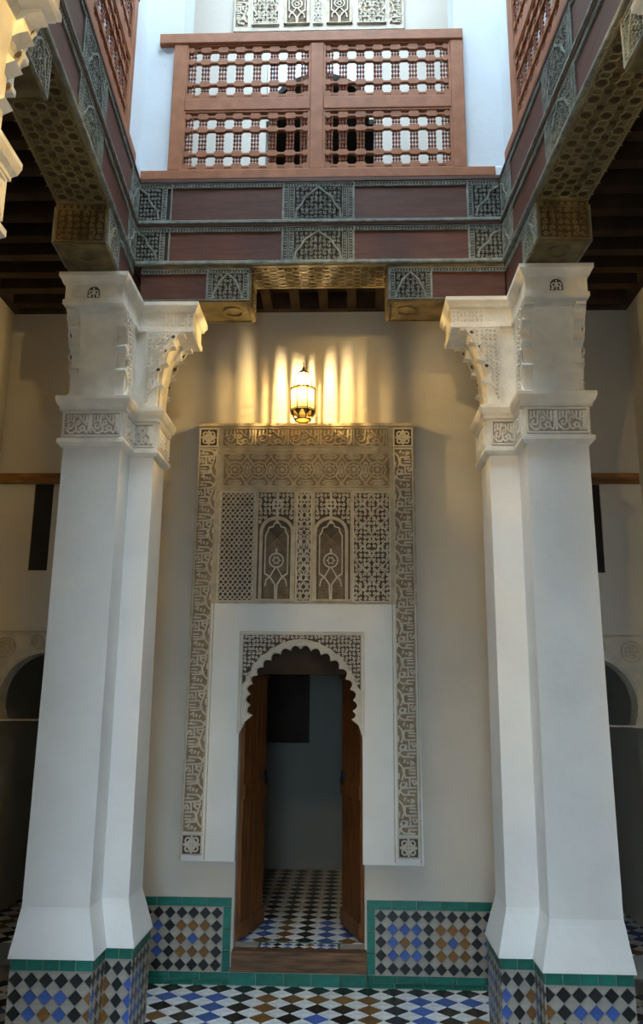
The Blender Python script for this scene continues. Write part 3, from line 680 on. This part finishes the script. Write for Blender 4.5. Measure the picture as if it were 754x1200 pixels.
# ------------------------------------------------------------ wooden beams round the well
def carved_bay(F, root, a, b_, z0, z1, motif):
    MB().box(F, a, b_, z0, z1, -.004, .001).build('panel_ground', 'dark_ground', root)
    mb = MB(); w = b_ - a; h = z1 - z0
    frame(mb, F, a + .003, b_ - .003, z0 + .003, z1 - .003, .007, 0, .010)
    nb = max(3, int(w / .017))
    for k in range(nb): mb.box(F, a + .008 + k * (w - .016) / nb, a + .008 + (k + .55) * (w - .016) / nb, z1 - .022, z1 - .011, 0, .009)
    mb.box(F, a, b_, z1 - .029, z1 - .025, 0, .010)
    def strip(x0, x1):
        m = int((h - .035) / .017)
        for k in range(m): mb.box(F, x0, x1, z0 + .010 + k * (h - .042) / m, z0 + .010 + (k + .55) * (h - .042) / m, 0, .009)
        for x in (x0 - .005, x1 + .005): mb.box(F, x - .0022, x + .0022, z0 + .006, z1 - .026, 0, .010)
    if motif == 'arch':
        strip(a + .014, a + .028); strip(b_ - .028, b_ - .014)
        if w > .3: strip(a + .048, a + .062); strip(b_ - .062, b_ - .048); x0, x1 = a + .075, b_ - .075
        else: x0, x1 = a + .04, b_ - .04
        xc = (x0 + x1) / 2; hw = (x1 - x0) / 2; zt = z1 - .032
        arc = [(xc - hw, z0 + .008), (xc - hw * .95, z0 + h * .25), (xc - hw * .72, z0 + h * .42), (xc - hw * .58, z0 + h * .60), (xc - hw * .30, z0 + h * .72), (xc, zt)]
        mb.rib(F, arc, .0095, 0, .012); mb.rib(F, [(2 * xc - p[0], p[1]) for p in arc], .0095, 0, .012)
        scrolls(mb, F, x0, x1, z0 + .008, zt, .024, .0045, 0, .009, None, 6)
    else:
        if motif in ('L', 'R'):
            s0 = b_ - .05 if motif == 'L' else a + .014; strip(s0, s0 + .014); strip(s0 + .024, s0 + .038) if False else None
            x0, x1 = (a + .01, b_ - .064) if motif == 'L' else (a + .042, b_ - .01)
            s = 1 if motif == 'L' else -1; e = x0 if s > 0 else x1; L = x1 - x0
            mb.rib(F, [(e + s * L * .95, z0 + .01), (e + s * L * .85, z0 + h * .3), (e + s * L * .5, z0 + h * .5), (e + s * L * .4, z0 + h * .7), (e + s * .004, z1 - .035)], .0095, 0, .012)
            scrolls(mb, F, x0, x1, z0 + .008, z1 - .03, .024, .0045, 0, .009, None, 7)
    mb.build('carved_panel', 'grey_carving', root)
def plain_bay(F, root, a, b_, z0, z1):
    MB().box(F, a, b_, z0, z1 - .028, -.004, .002).build('plain_panel', 'red_wood_panel', root)
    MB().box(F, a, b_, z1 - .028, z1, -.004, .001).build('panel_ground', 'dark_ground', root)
    mb = MB(); nb = int((b_ - a) / .017)
    for k in range(nb): mb.box(F, a + k * (b_ - a) / nb, a + (k + .55) * (b_ - a) / nb, z1 - .022, z1 - .011, 0, .009)
    mb.box(F, a, b_, z1 - .029, z1 - .025, 0, .010).box(F, a, b_, z1 - .007, z1 - .002, 0, .010); mb.box(F, a, b_, z0 + .001, z0 + .006, 0, .006); mb.build('bead_strip', 'grey_carving', root, kind='stuff')
BEAMS = []
def soffit(F, root, x0, x1, y0, y1, cell=.085):
    """underside board facing down with inlaid star pattern; F = fdn"""
    MB().box(F, x0, x1, y0, y1, -.004, 0).build('soffit_board', 'soffit_wood', root)
    mb = MB(); md = MB(); nx = round((x1 - x0) / cell); ny = max(1, round((y1 - y0) / cell)); cx = (x1 - x0) / nx; cy = (y1 - y0) / ny
    for i in range(nx):
        for j in range(ny):
            x, y = x0 + (i + .5) * cx, y0 + (j + .5) * cy
            md.disc(F, x, y, .021, 0, .002, 8, .016)
            for k in range(6): mb.rib(F, [(x + .36 * cx * cos(k * pi / 3), y + .36 * cy * sin(k * pi / 3)), (x + .60 * cx * cos(k * pi / 3), y + .60 * cy * sin(k * pi / 3))], .006, 0, .0045)
            mb.rib(F, [(x + .36 * cx * cos(k * pi / 3), y + .36 * cy * sin(k * pi / 3)) for k in range(6)], .005, 0, .004, True)
            if i < nx - 1 and j < ny - 1: md.disc(F, x + cx * .5, y + cy * .5, .017, 0, .002, 8, .013)
    frame(mb, F, x0 + .005, x1 - .005, y0 + .005, y1 - .005, .010, 0, .005)
    mb.build('star_inlay', 'soffit_line', root); md.build('dark_inlay', 'soffit_dark', root, kind='stuff')
def beam(lab, F, a0, a1, core, sof, group=None):
    root = empty('carved_beam', core[0:1] + core[2:3] + (3.91,) if False else ((core[0] + core[1]) / 2, (core[2] + core[3]) / 2, 3.91), lab, 'beam', group)
    MB().box(W0, core[0], core[1], core[2], core[3], 3.914, 4.47).build('beam_core', 'red_wood', root)
    L = a1 - a0; c1 = a0 + .20; m = (a0 + a1) / 2
    for z0, z1 in ((3.935, 4.150), (4.190, 4.432)):
        carved_bay(F, root, a0 + .004, c1, z0, z1, 'L'); plain_bay(F, root, c1, m - .205, z0, z1); carved_bay(F, root, m - .205, m + .205, z0, z1, 'arch')
        plain_bay(F, root, m + .205, a1 - .20, z0, z1); carved_bay(F, root, a1 - .20, a1 - .004, z0, z1, 'R')
    for z in (3.925, 4.180):
        mb = MB(); mb.box(F, a0, a1, z - .012, z + .008, -.004, .020, .004); mb.build('rope_moulding', 'grey_carving', root)
    for z in (4.160, 4.442):
        mb = MB(); mb.box(F, a0, a1, z - .010, z + .010, -.004, .014, .003); mb.build('dark_moulding', 'red_wood', root)
    for s in sof: soffit(*s[:1], root, *s[1:])
    BEAMS.append(root)
    return root
G_ = fdn(3.912)
yb0 = BY1; th = .26
beam('carved wooden beam straight across the well beneath the facing balustrade', fy(BY1), BX0, BX1, (BX0, BX1, BY1 + .004, BY1 + th), [(G_, -.565, .215, -(BY1 + th) + .004, -BY1)])
beam('carved wooden beam running along the left side of the well', fpx(BX0), BY0, BY1, (BX0 - th, BX0 - .004, BY0, BY1 + th), [(G_, BX0 - th + .003, BX0, -3.475, -2.42)])
beam('carved wooden beam running along the right side of the well', fnx(BX1), -BY1, -BY0, (BX1 + .004, BX1 + th, BY0, BY1 + th), [(G_, BX1, BX1 + th - .003, -3.475, -2.42)])
MB().box(W0, BX0, BX1, BY0 - .26, BY0, 3.914, 4.47).build('carved_beam', 'red_wood', None, 'plain wooden beam over the near end of the well', cat='beam')

# wooden corbels between the capitals and the beams
def corbel(x0, x1, y0, y1, end, lab):
    """end: '-y', '+y', '+x', '-x' = the free end; bottom curves up towards it"""
    root = empty('wooden_corbel', ((x0 + x1) / 2, (y0 + y1) / 2, 3.69), lab, 'corbel')
    z0, z1 = 3.695, 3.912
    b = MB(); b.box(W0, x0, x1, y0, y1, z0, z1); b.build('corbel_block', 'soffit_wood', root)
    Fe = {'-y': fy(y0), '+y': fpy(y1), '+x': fpx(x1), '-x': fnx(x0)}[end]
    a, c = {'-y': (x0, x1), '+y': (-x1, -x0), '+x': (y0, y1), '-x': (-y1, -y0)}[end]
    mb = MB(); MB().box(Fe, a, c, z0, z1, 0, .001).build('panel_ground', 'soffit_dark', root)
    frame(mb, Fe, a + .006, c - .006, z0 + .006, z1 - .006, .010, 0, .010); scrolls(mb, Fe, a + .014, c - .014, z0 + .014, z1 - .045, .034, .0085, 0, .009, None, 5); mb.box(Fe, a, c, z1 - .042, z1 - .036, 0, .010)
    for k in range(7): mb.box(Fe, a + .014 + k * (c - a - .02) / 7, a + .014 + (k + .55) * (c - a - .02) / 7, z1 - .032, z1 - .016, 0, .008)
    mb.box(Fe, a - .006, c + .006, z1, z1 + .035, -.02, .016)
    mb.build('end_carving', 'soffit_wood', root)
    # sides
    for S_ in (('-y', '+y') if end in ('+x', '-x') else ('+x', '-x')):
        Fs = {'-y': fy(y0), '+y': fpy(y1), '+x': fpx(x1), '-x': fnx(x0)}[S_]; a, c = {'-y': (x0, x1), '+y': (-x1, -x0), '+x': (y0, y1), '-x': (-y1, -y0)}[S_]
        L = c - a; tip = .24
        far = (end == '+x' and S_ == '-y') or (end == '-x' and S_ == '+y') or (end == '+y' and S_ == '+x') or (end == '-y' and S_ == '-x')
        t0, t1 = (c - tip, c) if far else (a, a + tip)
        carved_bay(Fs, root, t0, t1, z0 + .003, z1 - .022, 'arch')
        p0, p1 = (a, c - tip) if far else (a + tip, c)
        if p1 - p0 > .05: plain_bay(Fs, root, p0, p1, z0 + .003, z1 - .022)
    # ring on the underside near the tip
    d = .10; cx, cy = {'-y': ((x0 + x1) / 2, y0 + d), '+y': ((x0 + x1) / 2, y1 - d), '+x': (x1 - d, (y0 + y1) / 2), '-x': (x0 + d, (y0 + y1) / 2)}[end]
    F = fdn(z0); rg = MB(); rg.ring(F, cx, -cy, .052, .010, 0, .005, 18); frame(rg, F, x0 + .006, x1 - .006, -y1 + .006, -y0 - .006, .008, 0, .004) ; rg.build('underside_ring', 'soffit_wood', root, 'pale carved ring on the underside')
    CORBELS.append(root); return root
CORBELS = []
corbel(-1.17, -.560, 4.072, 4.328, '+x', 'carved wooden corbel on the left capital pointing right toward the lantern')
corbel(.215, .855, 4.072, 4.328, '-x', 'carved wooden corbel on the right capital pointing left toward the lantern')
corbel(-1.475, -1.222, 3.482, 4.07, '-y', 'carved wooden corbel on the left capital pointing toward the viewer')
corbel(.864, 1.115, 3.482, 4.07, '-y', 'carved wooden corbel on the right capital pointing toward the viewer')
corbel(-1.475, -1.222, 2.06, 2.52, '+y', 'carved wooden corbel resting on the nearest left capital at the top left')
corbel(.864, 1.115, 2.06, 2.42, '+y', 'carved wooden corbel resting on the nearest right capital at the top right')

SK = radians(3.5)
def skew(root, px, py):
    x, y = root.location.x - px, root.location.y - py
    root.location.x = px + x * cos(SK) - y * sin(SK); root.location.y = py + x * sin(SK) + y * cos(SK); root.rotation_euler.z = SK
skew(BEAMS[1], BX0, BY1); skew(BEAMS[2], BX1, BY1)
for k, px in ((2, BX0), (3, BX1), (4, BX0), (5, BX1)): skew(CORBELS[k], px, BY1)
# ------------------------------------------------------------ upper floor: pillars, balustrades, carved panel
def upper_pillar(xo, xi, x2, yf, y2, yb, lab):
    P = ccw([(xo, yf), (xi, yf), (xi, y2), (x2, y2), (x2, yb), (xo, yb)])
    MB().loft([offs(P, 0, 4.47), offs(P, .02, 4.48), offs(P, .02, 4.53), offs(P, 0, 4.55), offs(P, 0, 7.7)]).build('upper_pillar', 'upper_plaster', None, lab, cat='pillar')
upper_pillar(-1.46, -1.235, -1.015, 3.80, 4.105, 4.35, 'white upper-floor pillar left of the facing balustrade')
upper_pillar(1.12, .895, .625, 3.80, 4.105, 4.35, 'white upper-floor pillar right of the facing balustrade')
SPM = {}
def spindle_mesh(H, rows, d):
    k = (round(H, 3), d)
    if k in SPM: return SPM[k]
    mb = MB()
    for dx in (-.017, 0, .017):
        prof = []; prev = 0
        for z in rows + [H]:
            seg = z - prev; nb = max(2, int(seg / .026))
            for q in range(nb):
                z0 = prev + seg * q / nb; s = seg / nb
                prof += [(.0045, z0), (.0045, z0 + s * .2), (.0085, z0 + s * .35), (.0085, z0 + s * .65), (.0045, z0 + s * .8)]
            prev = z
        prof.append((.0045, H))
        o = (dx, 0, 0) if d == 'x' else (0, dx, 0)
        mb.lathe(o, prof, 6)
    SPM[k] = mb.mesh('spindle', 'spindle_wood'); return SPM[k]
def lattice(root, F, a, b_, z0, z1, d, ncol=7):
    """turned-wood lattice: rails with octagonal bosses and groups of turned spindles"""
    H = z1 - z0; off = Vector(root.location); pitch = (b_ - a) / ncol
    rr = [.10 * H, .355 * H, .66 * H, .90 * H] if False else [.045 * H, .27 * H, .70 * H, .935 * H]
    for r in rr:
        mb = MB(); mb.box(F, a, b_, z0 + r - .0085, z0 + r + .0085, -.026, -.006, .003)
        for i in range(ncol + 1):
            x = a + i * pitch; lo, hi = max(a, x - .031), min(b_, x + .031)
            e = .009
            mb.prism(F, [(lo, z0 + r - .010), (lo + e, z0 + r - .019), (hi - e, z0 + r - .019), (hi, z0 + r - .010), (hi, z0 + r + .010), (hi - e, z0 + r + .019), (lo + e, z0 + r + .019), (lo, z0 + r + .010)], -.028, -.003)
        mb.build('lattice_rail', 'rail_wood', root)
    me = spindle_mesh(H, rr, d)
    for i in range(ncol + 1):
        x = a + i * pitch; x = min(b_ - .022, max(a + .022, x))
        o = bpy.data.objects.new('spindle', me); C.objects.link(o); o.parent = root; o.location = F(x, z0, -.016) - off
def balustrade(lab, F, d, posts, z0, z1, over=(0, 0), ncol=7, mid=True, group=None):
    c = F((posts[0] + posts[-1]) / 2, z0, 0); root = empty('balustrade', c, lab, 'balustrade', group)
    a, b_ = posts[0], posts[-1]; pw = .078
    MB().box(F, a - over[0], b_ + over[1], z1 - .075, z1, -.05, .014, .006).build('top_rail', 'rail_wood', root)
    MB().box(F, a - .16, b_ + .16, z0 - .065, z0, -.06, .012, .006).build('bottom_rail', 'rail_wood', root)
    zm = z0 + (z1 - z0) * .47
    for i, p in enumerate(posts):
        q0, q1 = (p, p + pw) if i == 0 else ((p - pw, p) if i == len(posts) - 1 else (p - pw / 2, p + pw / 2))
        MB().box(F, q0, q1, z0, z1 - .075, -.042, .006, .004).build('post', 'rail_wood', root)
    for i in range(len(posts) - 1):
        p0 = posts[i] + (pw if i == 0 else pw / 2); p1 = posts[i + 1] - (pw if i == len(posts) - 2 else pw / 2)
        MB().box(F, p0, p1, zm - .040, zm + .040, -.04, .005, .004).build('mid_rail', 'rail_wood', root)
        for (u, v) in ((z0, zm - .040), (zm + .040, z1 - .075)):
            fm = MB(); frame(fm, F, p0 + .006, p1 - .006, u + .006, v - .006, .012, -.03, 0); fm.build('panel_bead', 'rail_wood', root)
            lattice(root, F, p0 + .012, p1 - .012, u + .012, v - .012, d, ncol)
    return root
balustrade('red-brown turned-wood balustrade facing the viewer above the central beam', fy(4.085), 'x', [-1.062, -.197, .672], 4.532, 5.475, over=(.09, 0))
BL_ = balustrade('turned-wood balustrade seen edge-on along the left side of the well', fpx(-1.225), 'y', [2.10, 2.94, 3.77], 4.532, 5.475)
BR_ = balustrade('turned-wood balustrade seen edge-on along the right side of the well', fnx(.865), 'y', [-3.80, -2.95, -2.10], 4.532, 5.475)
skew(BL_, BX0, BY1); skew(BR_, BX1, BY1)
us = empty('plaster_wall_panel', (-.24, 5.0, 6.38), 'pale carved plaster panel on the upper wall above the facing balustrade', 'wall panel')
FU = fy(4.985)
MB().box(FU, -.866, .395, 6.36, 7.3, -.03, 0).build('panel_slab', 'stucco_light', us)
mb = MB(); MB().box(FU, -.852, -.76, 6.40, 7.25, 0, .0015).build('band_ground', 'stucco_ground', us); MB().box(FU, .29, .38, 6.40, 7.25, 0, .0015).build('band_ground', 'stucco_ground', us)
kufic(mb, FU, -.85, -.762, 6.40, 7.25, 4, .010, .001, .014); mb.build('inscription_band', 'stucco_light', us); mb = MB(); kufic(mb, FU, .292, .378, 6.40, 7.25, 4, .008, .001, .014, True); mb.build('inscription_band', 'stucco_light', us)
grille_panel(FU, us, -.725, -.530, 6.405, 7.2, 'scroll', 12, 'stucco_light', 'stucco_ground'); grille_panel(FU, us, .055, .262, 6.405, 7.2, 'scroll', 12, 'stucco_light', 'stucco_ground'); grille_panel(FU, us, -.272, -.205, 6.405, 7.2, 'scroll', 8, 'stucco_light', 'stucco_ground')
blind_window(FU, us, -.49, -.30, 6.405, 6.95, -.47, -.32, 6.41, 6.78); blind_window(FU, us, -.175, .015, 6.405, 6.95, -.155, -.005, 6.41, 6.78)
# arched head of the upper doorway
up_ = empty('upper_door_head', (-.216, 5.0, 6.0), 'plain arched plaster head of the dark upper doorway behind the balustrade', 'arch')
b = MB(); b.prism(fy(5.0), [(-.60, 6.08), (-.60, 5.6), (-.57, 5.6)] + [(-.216 + .354 * cos(radians(t)), 5.70 + .30 * sin(radians(t))) for t in range(180, -1, -12)] + [(.137, 5.6), (.17, 5.6), (.17, 6.08)], -.05, 0); b.build('arch_head', 'upper_plaster', up_)

# ------------------------------------------------------------ lanterns
def glass_mat(name, col, tr, trl):
    m = bpy.data.materials.new(name); m.use_nodes = True; n = m.node_tree.nodes; l = m.node_tree.links; n.clear()
    o = n.new('ShaderNodeOutputMaterial'); t = n.new('ShaderNodeBsdfTransparent'); d = n.new('ShaderNodeBsdfTranslucent'); g = n.new('ShaderNodeBsdfGlossy')
    t.inputs[0].default_value = (*col, 1); d.inputs[0].default_value = (*col, 1); g.inputs['Roughness'].default_value = .1
    m1 = n.new('ShaderNodeMixShader'); m1.inputs[0].default_value = trl; l.new(t.outputs[0], m1.inputs[1]); l.new(d.outputs[0], m1.inputs[2])
    m2 = n.new('ShaderNodeMixShader'); m2.inputs[0].default_value = .06; l.new(m1.outputs[0], m2.inputs[1]); l.new(g.outputs[0], m2.inputs[2])
    l.new(m2.outputs[0], o.inputs[0]); return m
M_['frosted_glass'] = glass_mat('frosted_glass', (.74, .60, .24), .2, .95)
M_['clear_glass'] = glass_mat('clear_glass', (1.0, .92, .62), .9, .12)
em = bpy.data.materials.new('lamp_glow'); em.use_nodes = True; e_ = em.node_tree.nodes['Principled BSDF']; e_.inputs['Emission Color'].default_value = (1, .80, .42, 1); e_.inputs['Emission Strength'].default_value = 60; M_['lamp_glow'] = em
def lantern(x, y, z, lab, power, sc=1.0, wall=None, chain=None):
    """eight-sided metal lantern; z = bottom of the lantern"""
    root = empty('lantern', (x, y, z), lab, 'lantern'); s = sc
    R = .080 * s; n = 8; ph = pi / 8
    def ringp(r, zz): return [Vector((x + r * cos(2 * pi * i / n + ph), y + r * sin(2 * pi * i / n + ph), z + zz * s)) for i in range(n)]
    ZB, ZT = .055, .205; RD = .058 * s
    zd = [(.205, .062), (.232, .058), (.262, .052), (.290, .040), (.312, .024)]
    # metal frame
    mb = MB()
    bars = []
    lo, hi = ringp(R, ZB), ringp(R, ZT); bt = ringp(R * .62, .004)
    for i in range(n):
        mb.tube([lo[i], hi[i]], .0035 * s, 5); mb.tube([lo[i], bt[i]], .0032 * s, 5)
    mb.tube(lo, .0042 * s, 5, True); mb.tube(hi, .0042 * s, 5, True); mb.tube(ringp(R, ZB + .010), .003 * s, 5, True); mb.tube(bt, .0055 * s, 5, True)
    mb.build('cage', 'brass', root)
    m2 = MB()                                                    # pointed gores between body and base ring
    for i in range(n):
        j = (i + 1) % n; mid = (lo[i] + lo[j]) / 2; k = (bt[i] + bt[j]) / 2
        m2.add([lo[i], lo[i] * .55 + lo[j] * .45 - Vector((0, 0, .001)), lo[i] * .3 + bt[i] * .7], [(0, 1, 2)]); m2.add([lo[j], lo[j] * .55 + lo[i] * .45 - Vector((0, 0, .001)), lo[j] * .3 + bt[j] * .7], [(0, 2, 1)])
    m2.build('pierced_skirt', 'brass', root)
    m3 = MB()                                                    # domed crown of ribs and hoops
    for i in range(n):
        m3.tube([Vector((x + r * s * cos(2 * pi * i / n + ph), y + r * s * sin(2 * pi * i / n + ph), z + zz * s)) for zz, r in zd], .0028 * s, 5)
        for fr_ in sorted(random.uniform(.1, .9) for _ in range(4)): m3.tube([Vector((x + r * s * cos(2 * pi * (i + fr_) / n + ph), y + r * s * sin(2 * pi * (i + fr_) / n + ph), z + zz * s)) for zz, r in zd], random.uniform(.0012, .0028) * s, 4)  # thin uneven ribs added to throw light streaks onto the wall
    for zz, r in zd[2:3]: m3.tube(ringp(r * s, zz), .0026 * s, 5, True)
    for i in range(n):                                           # flat ring between body and crown
        pass
    a_, b2 = ringp(R, ZT), ringp(.062 * s, ZT)
    for i in range(n):
        j = (i + 1) % n; m3.add([a_[i], a_[j], b2[j], b2[i]], [(0, 1, 2, 3)])
    m3.lathe((x, y, z), [(.040 * s, .306 * s), (.034 * s, .318 * s), (.018 * s, .332 * s), (.009 * s, .340 * s), (.010 * s, .350 * s), (.003 * s, .360 * s)], 8)
    m3.build('crown', 'brass', root)
    g = MB(); g.loft([[p * 1 for p in ringp(R * .97, ZB + .002)], ringp(R * .97, ZT - .002)], cap=False); g.build('body_pane', 'frosted_glass', root, 'glowing pale yellow glass')
    g = MB(); g.loft([ringp(R * .62, .005), ringp(R * .4, .004)], cap=False); g.loft([ringp(R * .60, .004), ringp(.001, .0045)], cap=False); g.build('base_pane', 'frosted_glass', root)
    g = MB(); g.loft([ringp(r * s * .96, zz) for zz, r in zd[:-1]], cap=False); g.build('crown_pane', 'clear_glass', root)
    bl_ = MB(); bl_.lathe((x, y, z), [(.002 * s, .205 * s), (.010 * s, .215 * s), (.014 * s, .232 * s), (.011 * s, .250 * s), (.002 * s, .262 * s)], 10); bl_.build('bulb', 'lamp_glow', root)
    if wall:
        m4 = MB(); m4.tube([(x, y, z + .355 * s), (x, y, z + .39 * s), (x, wall - .02, z + .40 * s), (x, wall, z + .37 * s)], .004, 6); m4.build('wall_hook', 'brass', root)
    if chain: m4 = MB(); m4.tube([(x, y, z + .355 * s), (x, y, chain)], .004, 6); m4.build('chain', 'brass', root)
    L = bpy.data.lights.new('lamp', 'POINT'); L.energy = power / 4; L.color = (1, .74, .38); L.shadow_soft_size = .002; L.use_shadow = True
    for zz in (.262, .270, .278, .286): lo_ = bpy.data.objects.new('lamp_light', L); C.objects.link(lo_); lo_.parent = root; lo_.location = (0, 0, zz * s)
    return root
lantern(-.292, 4.75, 3.236, 'small lit eight-sided lantern glowing on the wall above the carved surround', 38, 1.0, wall=YB)
lantern(-.18, .95, 3.45, 'lit lantern hanging over the near gallery behind the frame', 150, 1.3, chain=4.25)
